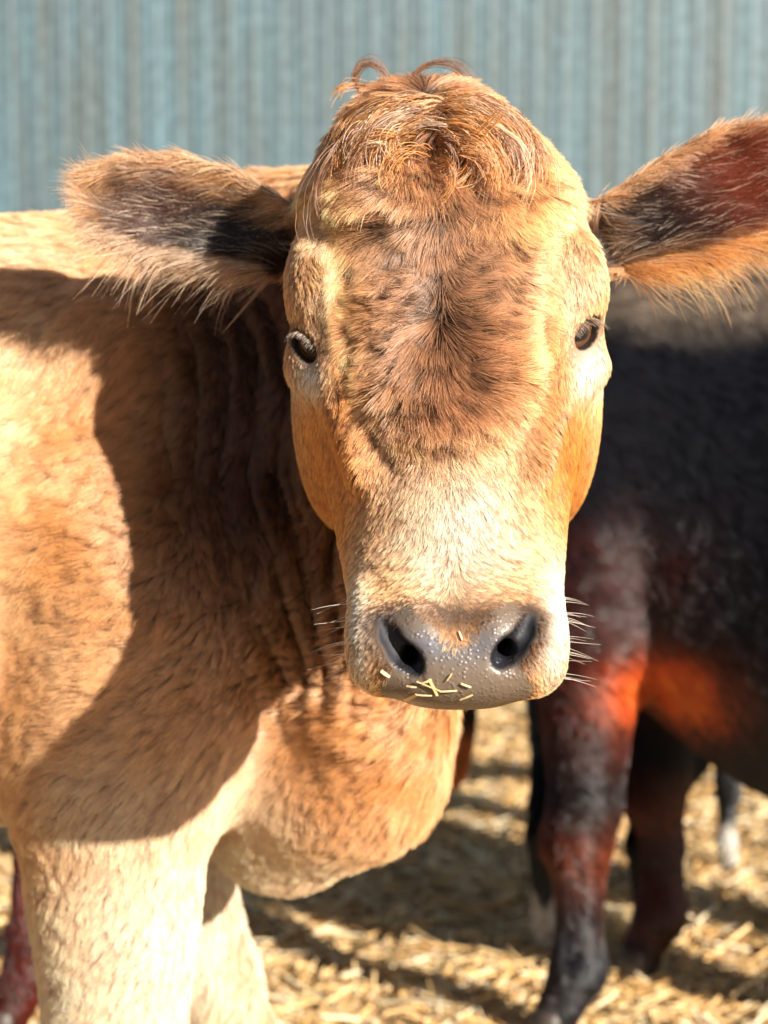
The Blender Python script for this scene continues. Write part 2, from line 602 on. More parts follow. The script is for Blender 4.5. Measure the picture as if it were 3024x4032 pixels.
def head_sdf(p):
    z = p[:, 2]
    zc = np.clip(z, ZB, ZT)
    cx, hw, yc, df, db, ne = (hrow(zc, c) for c in range(1, 7))
    dx = (p[:, 0] - cx); dy = p[:, 1] - yc
    front = dy < 0
    hd = np.where(front, df, db)
    n_ = np.where(front, ne, 2.1)
    q = (np.abs(dx / hw) ** n_ + np.abs(dy / hd) ** n_ + 1e-9) ** (1 / n_) - 1
    d = q * np.minimum(hw, hd) * 0.8
    over = np.maximum(z - ZT, 0) + np.maximum(ZB - z, 0)
    d = np.where(over > 0, np.sqrt(np.maximum(d, 0) ** 2 + over ** 2) + 0.002, d)
    # brow bulges, cheek bones, jaw
    for s, xo in ((1, 0), (-1, 0)):
        mx = 1757
        d = smin(d, ell(p, P(mx + s * 505, 1130, 1.372), (0.024, 0.030, 0.040)), 0.02)
        d = smin(d, ell(p, P(mx + s * 500, 1440, 1.372), (0.026, 0.026, 0.022)), 0.02)
        d = smin(d, cap(p, P(mx + s * 430, 1500, 1.335), P(mx + 12 + s * 330, 1850, 1.285), 0.014, 0.010), 0.02)
        d = smin(d, ell(p, P(mx + s * 395, 1640, 1.47), (0.045, 0.085, 0.10)), 0.03)
        # crease between brow and forehead
        g = chain(p, [(P(mx + s * 430, 900, 1.320), 0.008), (P(mx + s * 385, 1040, 1.310), 0.016), (P(mx + s * 380, 1270, 1.300), 0.016), (P(mx + s * 400, 1430, 1.295), 0.009)])
        d = smax(d, -g, 0.014)
        # hollow beside the nasal bone
        g = chain(p, [(P(mx + 5 + s * 335, 1540, 1.268), 0.011), (P(mx + 20 + s * 315, 1760, 1.248), 0.014), (P(mx + 30 + s * 330, 2050, 1.226), 0.012)])
        d = smax(d, -g, 0.02)
    # poll knob and forehead swellings
    d = smin(d, ell(p, P(1690, 470, 1.44), (0.045, 0.05, 0.022)), 0.03)
    d = smin(d, ell(p, P(1560, 800, 1.355), (0.035, 0.022, 0.03)), 0.02)
    # muzzle: upper lip pads, nostril wings
    for s in (-1, 1):
        d = smin(d, ell(p, P(1795 + s * 300, 2560, 1.215), (0.024, 0.030, 0.032)), 0.015)
        d = smin(d, ell(p, P(1797 + s * 150, 2500, 1.198), (0.016, 0.018, 0.020)), 0.012)
        d = smin(d, ell(p, P(1795 + s * 335, 2450, 1.238), (0.013, 0.020, 0.030)), 0.015)
    d = smin(d, ell(p, P(1797, 2660, 1.196), (0.045, 0.018, 0.018)), 0.012)
    # lower jaw behind the lip
    d = smin(d, ell(p, P(1790, 2560, 1.33), (0.05, 0.07, 0.032)), 0.02)
    for k in ((0, 1) if NOSTRIL else ()):
        d = smax(d, -chain(p, NOSTRIL[k], 0.004), 0.003)
        a, b = NOSTRIL_IN[k]
        d = smax(d, -cap(p, a, b, 0.0078, 0.0045), 0.004)
    # eye openings
    for e in EYES:
        cpt = e.c + e.n * (e.r * 0.9)
        q = (p - cpt.astype(f32)) @ e.R.astype(f32)
        a_ = EYE_A
        k0 = np.sqrt(((q / a_) ** 2).sum(1)) + 1e-6
        k1 = np.sqrt(((q / (a_ * a_)) ** 2).sum(1)) + 1e-6
        hole = k0 * (k0 - 1) / k1
        ring = np.sqrt(((p - e.c.astype(f32)) ** 2).sum(1)) - (e.r + 0.0030)   # lids hug the ball
        d = smin(d, ring, 0.012)
        d = smax(d, -hole, 0.003)
        us, lo = [], []
        for t_ in np.linspace(-1.15, 1.15, 9):
            bb = math.sqrt(max(0, 1 - (t_ / 1.2) ** 2))
            w0 = e.c + e.R[:, 1] * (EYE_A[1] * 0.95 * t_)
            sd = e.R[:, 0] * (1 if e.R[2, 0] > 0 else -1)
            def onball(v):
                v = v - e.c + e.n * e.r * 0.9
                return e.c + unit(v) * (e.r + 0.0012)
            us.append((onball(w0 + sd * EYE_A[0] * 0.92 * bb), 0.0034))
            lo.append((onball(w0 - sd * EYE_A[0] * 1.12 * bb), 0.0022))
        d = smin(d, chain(p, us, 0.001), 0.004)
        d = smin(d, chain(p, lo, 0.001), 0.003)
    return d

def on_muzzle(px_, py_, inset=0.0, y0=1.14, y1=1.36):
    Ys = np.linspace(y0, y1, 440)
    pp = np.array([P(px_, py_, y) for y in Ys], f32)
    i = int(np.argmax(head_sdf(pp) < 0.0003))
    return P(px_, py_, Ys[i] + inset)
_n = [[], []]; _ni = []
for k, path in enumerate((((1506, 2445, .0028), (1532, 2500, .0060), (1575, 2565, .0078), (1630, 2618, .0076)),
                          ((2088, 2428, .0028), (2068, 2485, .0060), (2028, 2542, .0076), (1972, 2592, .0074)))):
    for (a, b, r) in path:
        _n[k].append((on_muzzle(a, b, r * 0.35), r))
    m0 = path[2]
    _ni.append((on_muzzle(m0[0] + (30 if k == 0 else -30), m0[1] + 20, 0.004), on_muzzle(m0[0] + (70 if k == 0 else -70), m0[1] - 30, 0.07)))
NOSTRIL, NOSTRIL_IN = _n, _ni

FO = np.array([-0.302, 1.79, 0.0])
FH = math.radians(12)
FS = 1.05
_c, _s = math.cos(FH), math.sin(FH)
FR = np.array([[_c, -_s, 0], [_s, _c, 0], [0, 0, 1]])
def f_local(p):
    return ((p - FO.astype(f32)) @ FR.astype(f32)) / FS
def f_world(q):
    return (q * FS) @ FR.T.astype(f32) + FO.astype(f32)
F_LEGS = [leg_chain('fore', -1, -0.005, w=1.08), leg_chain('fore', 1, 0.16, w=1.0), leg_chain('hind', -1, 0.05), leg_chain('hind', 1, -0.06)]

def neck_warp(p):
    # skin folds on the inside of the turned neck
    w = noise(p, 0.11, 77) * 0.020 + noise(p, 0.04, 79) * 0.004
    u = p[:, 0] * 0.95 + (p[:, 2] - 1.0) * 0.20 + w
    rid = 1 - np.abs(np.sin(u / 0.027 * math.pi))
    rid2 = 1 - np.abs(np.sin((u + .007) / 0.0155 * math.pi))
    m = sstep(-0.22, -0.12, p[:, 0] + (p[:, 2] - 1.0) * .2) * sstep(0.12, 0.04, p[:, 0]) * sstep(0.74, 0.86, p[:, 2]) * sstep(1.24, 1.14, p[:, 2])
    am = 0.6 + 0.7 * noise(p, 0.07, 80)
    return (rid ** 1.6 * 0.024 + rid2 ** 3 * 0.008) * m * np.clip(am, .1, 1.2)

def front_sdf(p):
    q = f_local(p)
    d = body_sdf(q, F_LEGS, 1.0, 0.0, 1.085) * FS
    nk = chain(p, [((-0.25, 1.98, 1.00), 0.235), ((-0.05, 1.77, 1.04), 0.175), ((0.045, 1.60, 1.08), 0.135)], 0.08)
    nk = smin(nk, chain(p, [((-0.30, 1.92, 1.03), 0.09), ((-0.13, 1.80, 1.20), 0.085), ((0.0, 1.64, 1.215), 0.08)], 0.06), 0.08)
    # throat, dewlap and brisket
    dw = chain(p, [(P(1500, 2450, 1.60), 0.065), (P(1450, 2750, 1.66), 0.070), (P(1350, 3000, 1.72), 0.088), (P(1130, 3170, 1.78), 0.092)], 0.06)
    d = smin(d, nk, 0.10)
    d = smin(d, dw, 0.07)
    d = smin(d, ell(p, P(1120, 3110, 1.74), (0.060, 0.055, 0.070)), 0.03)
    d = d + neck_warp(p)
    d = smin(d, head_sdf(p), 0.035)
    for e in EARS:
        d = smin(d, ear_sdf(p, e), 0.014)
    return d

X = axis_grid([(-2.15, -0.52, 0.014), (-0.52, -0.30, 0.006), (-0.30, 0.42, 0.0026), (0.42, 0.50, 0.014)])
Yg = axis_grid([(1.14, 1.56, 0.0026), (1.56, 2.05, 0.006), (2.05, 2.9, 0.014)])
Z = axis_grid([(0.04, 0.60, 0.010), (0.60, 0.90, 0.006), (0.90, 1.40, 0.0026)])
V, Q = surface_net(front_sdf, X, Yg, Z)
V = smooth(V, Q, 2, 0.5)
print('front cow', len(V), 'verts')

C_GOLD = np.array([0.66, 0.37, 0.165], f32)
C_PALE = np.array([0.81, 0.61, 0.45], f32)
C_CREAM = np.array([0.92, 0.83, 0.72], f32)
C_BROWN = np.array([0.26, 0.155, 0.10], f32)
C_GREY = np.array([0.31, 0.21, 0.15], f32)
C_ORANGE = np.array([0.62, 0.29, 0.085], f32)
C_BLACK = np.array([0.022, 0.018, 0.018], f32)
C_RED = np.array([0.30, 0.06, 0.03], f32)

def headm(p):
    m = (p[:, 1] < 1.62) & (np.abs(p[:, 0] - 0.045) < 0.2) & (p[:, 2] > 0.8)
    out = np.zeros(len(p), f32)
    out[m] = sstep(0.014, 0.003, head_sdf(p[m]))
    return out

def is_head(p):
    px, py = proj(p)
    return headm(p) > 0.5

def mixc(c, col, w):
    return c * (1 - w[:, None]) + col[None] * w[:, None]

def blob(px, py, x, y, rx, ry):
    return np.exp(-(((px - x) / rx) ** 2 + ((py - y) / ry) ** 2))

def nose_mask(px, py, p):
    """bare nose pad between and below the nostrils"""
    cx = 1797.0
    ax = np.abs(px - cx)
    half = np.interp(py, [2430, 2490, 2560, 2640, 2700, 2780], [240, 235, 175, 260, 300, 260])
    top = 2450 + 100 * np.cos(np.clip(ax / 190, 0, 1.6) * math.pi) * 0.9
    m = sstep(top - 25, top + 30, py) * sstep(half + 35, half - 15, ax) * (p[:, 1] < 1.235)
    return m

def nostril_d(p):
    return np.minimum(chain(p, NOSTRIL[0], 0.004), chain(p, NOSTRIL[1], 0.004))

def nostril_all(p):
    d = nostril_d(p)
    for a, b in NOSTRIL_IN:
        d = np.minimum(d, cap(p, a, b, 0.011, 0.008))
    return d

def eye_q(p, e):
    cpt = e.c + e.n * (e.r * 0.9)
    q = (p - cpt.astype(f32)) @ e.R.astype(f32)
    return np.sqrt(((q / EYE_A) ** 2).sum(1))

def front_colour(p, n):
    px, py = proj(p)
    c = np.repeat(C_GOLD[None], len(p), 0)
    nz = noise(p, 0.12, 5); n2 = noise(p, 0.04, 6)
    c = mixc(c, C_PALE, np.clip(0.45 + 0.4 * nz + .2 * n2, 0, 1))
    c = mixc(c, C_CREAM, np.clip(blob(px, py, 600, 3500, 420, 700) * .45 + blob(px, py, 1080, 3100, 230, 230) * .4, 0, 1))
    hd = headm(p)
    nh = (1 - hd)
    # shade on the turned neck, painted into the coat as brown
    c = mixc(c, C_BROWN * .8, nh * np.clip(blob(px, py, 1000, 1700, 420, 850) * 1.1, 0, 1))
    c = mixc(c, C_CREAM, nh * sstep(.72, .55, p[:, 2]) * .35)
    # lower chest richer
    c = mixc(c, C_ORANGE, nh * blob(px, py, 1500, 2900, 420, 450) * 0.6)
    # --- head pattern
    h = np.repeat(C_GOLD[None] * 1.0, len(p), 0)
    h = mixc(h, C_PALE, 0.18 + 0.15 * n2)
    h = mixc(h, C_GREY, np.clip(blob(px, py, 1720, 1050, 380, 620) * 0.9 + 0.2 * n2, 0, 1))
    h = mixc(h, C_BROWN, np.clip(blob(px, py, 1730, 1350, 200, 330) * 0.55 + blob(px, py, 1700, 620, 230, 200) * .35, 0, 1))
    h = mixc(h, C_BROWN * 1.25, np.clip(blob(px, py, 1700, 420, 600, 260) * .75, 0, 1))
    h = mixc(h, C_PALE, blob(px, py, 1290, 1150, 120, 260) * 0.55)
    h = mixc(h, C_PALE, blob(px, py, 2250, 1050, 150, 250) * 0.8)
    h = mixc(h, C_ORANGE, np.clip(blob(px, py, 1330, 1780, 130, 420) + blob(px, py, 2240, 1800, 100, 380), 0, 1) * 0.85)
    h = mixc(h, C_PALE, np.clip(blob(px, py, 1760, 2120, 230, 300), 0, 1) * 0.85)
    h = mixc(h, C_CREAM, blob(px, py, 1840, 2030, 170, 260) * 0.75)
    h = mixc(h, C_BROWN, np.clip(blob(px, py, 1735, 1420, 170, 420) * .6, 0, 1))
    h = mixc(h, C_CREAM, np.clip(blob(px, py, 1215, 1480, 60, 70) + blob(px, py, 2320, 1440, 70, 110), 0, 1) * 0.95)
    h = mixc(h, C_CREAM, np.clip(blob(px, py, 1420, 2480, 60, 260) * .8 + blob(px, py, 2180, 2450, 70, 280), 0, 1))
    nd = nostril_d(p)
    h = mixc(h, C_BROWN * .45, np.clip(np.exp(-(np.maximum(nd, 0) / 0.012) ** 2) * 0.75 + blob(px, py, 1790, 2420, 260, 60) * .75, 0, 1) * (p[:, 1] < 1.25))
    for e in EYES:
        k = eye_q(p, e)
        h = mixc(h, C_BLACK * 2, sstep(1.16, 1.04, k) * 0.9)
    c = c * (1 - hd[:, None]) + h * hd[:, None]
    # --- ears
    for e, sg in zip(EARS, (-1, 1)):
        u, t, w, nn = ear_uvn(p, e)
        m = ((u > -0.02) & (u < 1.1) & (np.abs(t) < w + 0.02) & (np.abs(nn) < 0.06)).astype(f32) * sstep(-0.02, 0.12, u)
        ec = np.repeat((C_GOLD * 0.55 + C_PALE * 0.45)[None], len(p), 0)
        fr = (n @ e.n.astype(f32)) > 0
        inner = fr * sstep(1.0, 0.62, np.abs(t / np.maximum(w, .01) + (0.12 if sg < 0 else -0.05)))
        inn = np.repeat((C_BROWN * 0.55 + C_RED * (0.2 if sg < 0 else 0.8))[None], len(p), 0)  # dark ear hair, deepened for shade; red painted for sun glowing through
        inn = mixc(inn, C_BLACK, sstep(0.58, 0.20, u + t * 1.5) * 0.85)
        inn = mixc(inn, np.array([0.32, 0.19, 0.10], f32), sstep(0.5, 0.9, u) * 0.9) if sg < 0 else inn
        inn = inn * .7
        wgt = (inner * sstep(1.0, 0.72, u))[:, None]
        ec = ec * (1 - wgt) + inn * wgt
        c = c * (1 - m[:, None]) + ec * m[:, None]
    return c

nrmV = None
def vnormals(V, Q):
    T = np.concatenate([Q[:, [0, 1, 2]], Q[:, [0, 2, 3]]])
    cr = np.cross(V[T[:, 1]] - V[T[:, 0]], V[T[:, 2]] - V[T[:, 0]])
    vn = np.zeros_like(V)
    for k in range(3):
        for j in range(3):
            vn[:, j] += np.bincount(T[:, k], cr[:, j], len(V))
    return unit(vn).astype(f32)

cow = empty('cow', tuple(FO))
tag(cow, 'tan cow with a curly topknot and wet grey nose, staring into the camera', 'cow')
VN = vnormals(V, Q)
px, py = proj(V)
wet = nose_mask(px, py, V)
nd = nostril_d(V)
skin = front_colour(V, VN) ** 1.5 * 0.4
C_NOSE = np.array([0.13, 0.095, 0.068], f32)
skin = mixc(skin, C_NOSE, wet)
skin = mixc(skin, np.array([0.09, 0.10, 0.13], f32), wet * blob(px, py, 1760, 2540, 260, 60) * .8)  # sky reflection on the pad, painted in as blue grey
skin = mixc(skin, np.array([0.012, 0.012, 0.016], f32), np.clip(1 - nostril_all(V) / 0.003, 0, 1) * (V[:, 1] < 1.36) * (V[:, 1] > 1.1) * headm(V))  # nostrils coloured near black to deepen the shade inside
inn = (front_sdf(V) < 1) * ((V[:, 1] < 1.34) & (nd < 0.004))
wet_all = np.clip(wet + inn * 0.15, 0, 1)
for e in EYES:
    k = eye_q(V, e)
    wet_all = np.maximum(wet_all, (k < 1.12) * 0.6)
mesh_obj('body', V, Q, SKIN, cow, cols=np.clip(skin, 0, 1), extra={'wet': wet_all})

# ---- fur flow on the front cow
def head_flow(px, py):
    cx = 1745 + (py - 1300) * 0.045
    sx = np.clip((px - cx) / 90.0, -1, 1)
    fx = np.zeros_like(px); fy = np.zeros_like(px); wt = np.zeros_like(px) + 1e-6
    def add(x, y, w):
        nonlocal fx, fy, wt
        l = np.sqrt(x * x + y * y) + 1e-6
        fx = fx + x / l * w; fy = fy + y / l * w; wt = wt + w
    # crown whorl
    dx, dy = px - 1700, py - 400
    add(dx + 30, dy + 40, sstep(900, 620, py) * 1.0)
    # forehead: swept sideways, wavy
    add(sx * 1.1, 0.45 * np.sin(py / 60.0 + px / 150.) + .55, sstep(640, 850, py) * sstep(1300, 1180, py) * sstep(520, 380, np.abs(px - cx)))
    # forehead whorl
    dx, dy = px - 1735, py - 1290
    add(dx, np.where(dy < 0, dy * .25, dy) + 12, sstep(1130, 1250, py) * sstep(1950, 1700, py) * sstep(430, 330, np.abs(px - cx)) * 1.4)
    # temples and brows
    add(-sx * 0.22, np.ones_like(px), sstep(330, 430, np.abs(px - cx)) * sstep(700, 900, py) * sstep(1700, 1500, py))
    # nose bridge: parts at the midline and curls outward
    kk = 0.12 + 1.6 * sstep(2050, 2330, py)
    add(sx * kk, np.ones_like(px), sstep(1700, 1900, py) * sstep(2460, 2360, py) * sstep(420, 250, np.abs(px - cx)) * 1.2)
    # cheeks
    add(sx * 0.45, np.ones_like(px), sstep(250, 400, np.abs(px - cx)) * sstep(1500, 1750, py))
    # muzzle
    add(sx * 0.6, np.ones_like(px) * 0.7, sstep(2330, 2430, py))
    l = np.sqrt(fx * fx + fy * fy) + 1e-6
    return fx / l, fy / l

def front_dens(ctr, nrm):
    px, py = proj(ctr)
    vis = ctr[:, 1] < 2.15
    inframe = (px > -250) & (px < 3300) & (py < 4300)
    facing = (nrm[:, 1] < 0.25)
    head = is_head(ctr)
    d = np.where(head, 2.2e6, 0.9e6)
    d = np.where(inframe & facing & vis, d, np.where(inframe & vis, 0.25 * d, 0.02e6))
    d = d * (1 - nose_mask(px, py, ctr) * (np.abs(noise(ctr, .004, 9)) * 0 + 1))
    for e in EYES:
        d = d * (eye_q(ctr, e) > 1.22)
    nd = nostril_d(ctr)
    d = d * ~((nd < 0.0015) & (ctr[:, 1] < 1.33))
    # ears handled separately
    for e in EARS:
        u, t, w, nn = ear_uvn(ctr, e)
        m = (u > 0.10) & (u < 1.1) & (np.abs(t) < w + 0.02) & (np.abs(nn) < 0.06)
        d = np.where(m, 0, d)
    return d

p, n = sample(V, Q, front_dens)
px, py = proj(p)
hx, hy = head_flow(px, py)
head = headm(p)
hf = np.stack([hx, 0.25 * np.abs(n[:, 0]), -hy], 1)
back = -FR[:, 0]
bf = np.zeros((len(p), 3), f32) + back.astype(f32)
q = f_local(p)
legm = sstep(0.75, 0.58, q[:, 2])
bf[:, 2] -= 0.45 + 1.2 * legm
neckm = sstep(-0.30, -0.12, p[:, 0]) * sstep(0.8, 0.95, p[:, 2])
bf = bf * (1 - neckm[:, None]) + np.array([-0.25, 0.1, -1.0], f32) * neckm[:, None]
bf = bf + noise3(p, 0.16, 41) * 0.45
wv = noise3(p, 0.028, 61) * 0.55 * (sstep(0.012, 0.02, 0 * px + .02) * sstep(1300, 1150, py))[:, None]
flow = (hf + wv) * head[:, None] + unit(bf) * (1 - head)[:, None]
cxm = 1745 + (py - 1300) * 0.045
ax = np.abs(px - cxm)
Lh = 0.009 + 0 * px
zw = np.interp(py, [560, 1300, 1450, 1620, 1800], [420, 390, 350, 250, 140]) * (1 + .12 * noise(p, .02, 99))
Lh = Lh + 0.013 * sstep(1.35, 0.55, ax / zw) * sstep(560, 800, py) * sstep(2000, 1500, py)
Lh = Lh + 0.015 * blob(px, py, 1745, 1500, 190, 200)
Lh = Lh + 0.011 * sstep(850, 620, py)
Lh = Lh + 0.005 * sstep(1000, 800, py)
Lh = Lh - 0.0055 * sstep(2330, 2400, py) - .002 * sstep(2200, 2300, py)
Lh = np.maximum(Lh, 0.0055)
for e in EYES:
    k = eye_q(p, e)
    Lh = Lh * (0.35 + 0.65 * sstep(1.1, 2.6, k))
nkm = sstep(-0.26, -0.16, p[:, 0]) * sstep(0.74, 0.84, p[:, 2])
Lb = (0.026 - 0.013 * nkm) - 0.008 * legm + 0.014 * sstep(1.2, 1.3, p[:, 2]) + 0.012 * blob(px, py, 1650, 3000, 200, 350)
Lf = Lh * head + Lb * (1 - head)
lift = (0.30 + 0.25 * sstep(0.012, 0.035, Lf)) * head + 0.42 * (1 - head)
lift = lift + 0.25 * blob(px, py, 1735, 1330, 160, 200)
rad = (0.00017 + 0.00008 * sstep(0.008, 0.02, Lf)) * head + 0.00030 * (1 - head)
longm = head * sstep(0.010, 0.022, Lf)
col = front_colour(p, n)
# three passes with different clump sizes
pts_all, rr_all, cc_all = [], [], []
longm = (longm + RNG.uniform(-.45, .45, len(longm))) * (head > .5)
for msk, cell, cl, cu in ((longm > 0.5, 0.0065, 0.92, 0.8), ((longm <= 0.5) & (head > 0.5), 0.0034, 0.7, 0.25), (head <= 0.5, 0.0085, 0.6, 0.45)):
    a, r, cid = grow(p[msk], n[msk], flow[msk], Lf[msk], lift[msk], rad[msk], cell, cl, cu, jit=0.10, K=5, seed=3 + int(cell * 1e4), tilt=0.40 if cell == .0065 else .22)
    pts_all.append(a); rr_all.append(r)
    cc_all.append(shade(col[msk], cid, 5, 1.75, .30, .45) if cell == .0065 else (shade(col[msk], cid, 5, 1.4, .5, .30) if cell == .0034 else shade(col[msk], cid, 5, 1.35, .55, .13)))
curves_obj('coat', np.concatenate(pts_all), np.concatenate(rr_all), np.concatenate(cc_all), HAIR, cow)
print('coat strands', sum(len(a) for a in pts_all))

# ---- ear hair
def ear_dens(k):
    e = EARS[k]
    def f(ctr, nrm):
        u, t, w, nn = ear_uvn(ctr, e)
        m = (u > 0.06) & (u < 1.12) & (np.abs(t) < w + 0.02) & (np.abs(nn) < 0.06)
        fr = (nrm @ e.n.astype(f32)) > -0.1
        return np.where(m, np.where(fr, 0.8e6, 0.35e6), 0) * np.where(e.s_inner(u, t, w) & fr, 0.6, 1.0)
    return f
for k, e in enumerate(EARS):
    e.s_inner = (lambda u, t, w: np.abs(t) < w * 0.6)
    pe, ne_ = sample(V, Q, ear_dens(k))
    u, t, w, nn = ear_uvn(pe, e)
    tt = t / np.maximum(w, .008)
    fr = (ne_ @ e.n.astype(f32)) > -0.1
    fl = np.repeat(e.ax.astype(f32)[None], len(pe), 0)
    # upper margin sweeps over the hollow, lower margin hangs
    fl = fl + e.side.astype(f32)[None] * np.where(tt < -0.35, -1.1 * sstep(-.35, -1.0, tt) , -0.15)[:, None]
    fl[:, 2] -= 0.45 * sstep(-0.3, -1.0, tt)
    edge = sstep(0.62, 0.98, np.abs(tt))
    Le = 0.020 + 0.006 * fr + 0.026 * edge * (tt < 0) * sstep(1.0, .7, u) * 1.0 * (.3 + RNG.random(len(pe)) ** 2 * 1.3) - 0.006 * edge * (tt > 0)
    Le = np.where(fr & (edge < .5), 0.032, Le)
    a, r, cid = grow(pe, ne_, fl, Le, 0.36 + 0.25 * fr * (edge < .3), 0.00024, 0.006, 0.6, 0.5, jit=0.22, K=6, seed=21 + k, tilt=0.35, droop=0.25)
    ce = front_colour(pe, ne_)
    tipg = np.where(fr & (edge < .5), 2.1, 1.2)
    cs_ = shade(ce, cid, 6, 1.25, .8, .2)
    fringe = (edge > .3) & (tt < 0)
    ce[fringe] = ce[fringe] * .4 + (C_PALE if k == 0 else np.array([.85, .48, .22], f32)) * .6  # right ear's lower fringe coloured orange as if backlit by the sun
    cs_ = shade(ce, cid, 6, 1.25, .7, .25)
    # a scatter of pale long hairs over the dark hollow
    pale = (RNG.random(len(pe)) < np.where(k == 0, .16, .10)) & fr & (RNG.random(len(pe)) < .6)
    cs_[pale] = (C_PALE * 0.95)[None, None]
    a2, r2, c2 = a, r, cs_
    curves_obj('ear_hair', a2, r2, c2, HAIR, cow)

# ---- curly topknot
def topknot():
    S = []; R_ = []; C_ = []
    K = 14
    for g in range(520):
        # guide root around the crown
        ang = RNG.uniform(0, 2 * math.pi); rr0 = abs(RNG.normal(0, 1)) * 0.6
        rpx = 1700 + math.cos(ang) * 260 * rr0 + 30; rpy = 455 + math.sin(ang) * 110 * rr0
        rpy = max(415, rpy)
        # surface depth from the slice table
        z = P(rpx, rpy, 1.41)[2]
        zc = min(max(z, ZB), ZT)
        cx, hw, yc, df, db, ne = [float(np.interp(zc, HZ_d, HT_d[:, c])) for c in range(1, 7)]
        dx = min(abs((P(rpx, rpy, 1.41)[0] - cx) / hw), 0.97)
        Y = yc - df * (1 - dx ** ne) ** (1 / ne)
        r0 = P(rpx, rpy, Y)
        loop = False
        if loop: rpx, rpy = (1450, 1520, 1600, 1680)[g % 4] + RNG.normal(0, 12), 395
        right = ((rpx > 1690) != loop) if RNG.random() < .8 else (RNG.random() < .5)
        sg = 1 if right else -1
        L = RNG.uniform(0.045, 0.095) if rpy < 560 else RNG.uniform(0.03, 0.055)
        th = RNG.uniform(-0.1, 0.7)           # start angle above horizontal
        if RNG.random() < .25: th = RNG.uniform(-.9, .3)
        if rpy < 440 and RNG.random() < .85: th = RNG.uniform(-.5, .15)
        if loop: sg_ = 0; th = RNG.uniform(1.0, 1.5); L = RNG.uniform(.025, .04)
        turn = -RNG.uniform(1.6, 3.6) * (1 if RNG.random() < .85 else -.8)
        pos = np.array([0.0, 0.0]); pth = []
        for k in range(K):
            s = k / (K - 1)
            a_ = th + turn * s ** 0.9 + RNG.normal(0, .05)
            pth.append(pos.copy())
            pos = pos + np.array([math.cos(a_) * sg, math.sin(a_)]) * L / (K - 1)
        pth = np.array(pth)
        s = np.linspace(0, 1, K)
        lift_ = 0.012 * np.sin(np.clip(s * 1.3, 0, 1) * math.pi * .8) * RNG.uniform(.5, 1.5) + 0.003
        # follow the skull: depth at each point
        base = np.zeros((K, 3))
        base[:, 0] = r0[0] + pth[:, 0]; base[:, 2] = r0[2] + pth[:, 1]
        zc = np.clip(base[:, 2], ZB, ZT)
        cxk, hwk, yck, dfk, dbk, nek = [np.interp(zc, HZ_d, HT_d[:, c]) for c in range(1, 7)]
        dxk = np.clip(np.abs((base[:, 0] - cxk) / hwk), 0, .96)
        base[:, 1] = yck - dfk * (1 - dxk ** nek) ** (1 / nek) - 0.014 - lift_ * 1.6
        base[:, 1] = np.maximum(base[:, 1], r0[1] - 0.035)
        if not loop and base[:, 2].max() > P(1700, 300, 1.41)[2] and RNG.random() < .97: continue
        if not loop and (np.abs((base[:, 0] - cxk) / hwk) > .92).mean() > .12: continue
        m = int(RNG.integers(8, 34))
        off = RNG.normal(0, 0.0020, (m, 1, 3)) * (1 + RNG.uniform(-.3, 1.2) * s[None, :, None])
        w = np.cumsum(RNG.normal(0, 0.0003, (m, K, 3)), 1)
        sc = 1 + RNG.normal(0, .12, (m, 1, 1))
        pts = (base - base[0])[None] * sc + base[0] + off + w
        S.append(pts)
        R_.append(np.repeat((0.00036 * (1 - 0.6 * s))[None], m, 0) * RNG.uniform(.8, 1.2, (m, 1)))
        bc = C_PALE * .85 if RNG.random() < .25 else (C_GOLD * .9 if RNG.random() < .65 else C_BROWN * 1.4)
        bc = bc * RNG.uniform(.75, 1.3)
        C_.append(np.clip(np.repeat(bc[None, None], m, 0) * RNG.uniform(.75, 1.25, (m, 1, 1)) * np.linspace(.85, 1.25, K)[None, :, None], 0, .9) ** HAIR_POW)
    # three springy loops standing above the crown
    for path, bc in ((((1440, 410), (1396, 320), (1428, 250), (1492, 262), (1545, 370)), C_BROWN * 1.6),
                     (((1590, 400), (1625, 300), (1700, 248), (1790, 256), (1860, 330)), C_BROWN * 1.5),
                     (((1480, 345), (1400, 332), (1352, 338), (1335, 352), (1325, 372)), C_GOLD * .8)):
        kp = np.array([P(a, b, 1.452 - .004 * i_) for i_, (a, b) in enumerate(path)])
        tt = np.linspace(0, 4, K)
        i0 = np.clip(np.floor(tt).astype(int), 0, 3); fr = (tt - i0)[:, None]
        g_ = lambda j: kp[np.clip(j, 0, 4)]
        p0, p1, p2, p3 = g_(i0 - 1), g_(i0), g_(i0 + 1), g_(i0 + 2)
        cv = .5 * (2 * p1 + (p2 - p0) * fr + (2 * p0 - 5 * p1 + 4 * p2 - p3) * fr ** 2 + (3 * p1 - p0 - 3 * p2 + p3) * fr ** 3)
        m = 26
        S.append(cv[None] + RNG.normal(0, .0016, (m, 1, 3)) * (.5 + np.linspace(0, 1.6, K))[None, :, None])
        R_.append(np.repeat((0.00034 * (1 - .6 * np.linspace(0, 1, K)))[None], m, 0))
        C_.append(np.clip(np.repeat(bc[None, None], m, 0) * RNG.uniform(.7, 1.4, (m, 1, 1)) * np.ones((1, K, 1)), 0, .9) ** HAIR_POW)
    curves_obj('topknot', np.concatenate(S).astype(f32), np.concatenate(R_).astype(f32), np.concatenate(C_).astype(f32), HAIR, cow)
topknot()

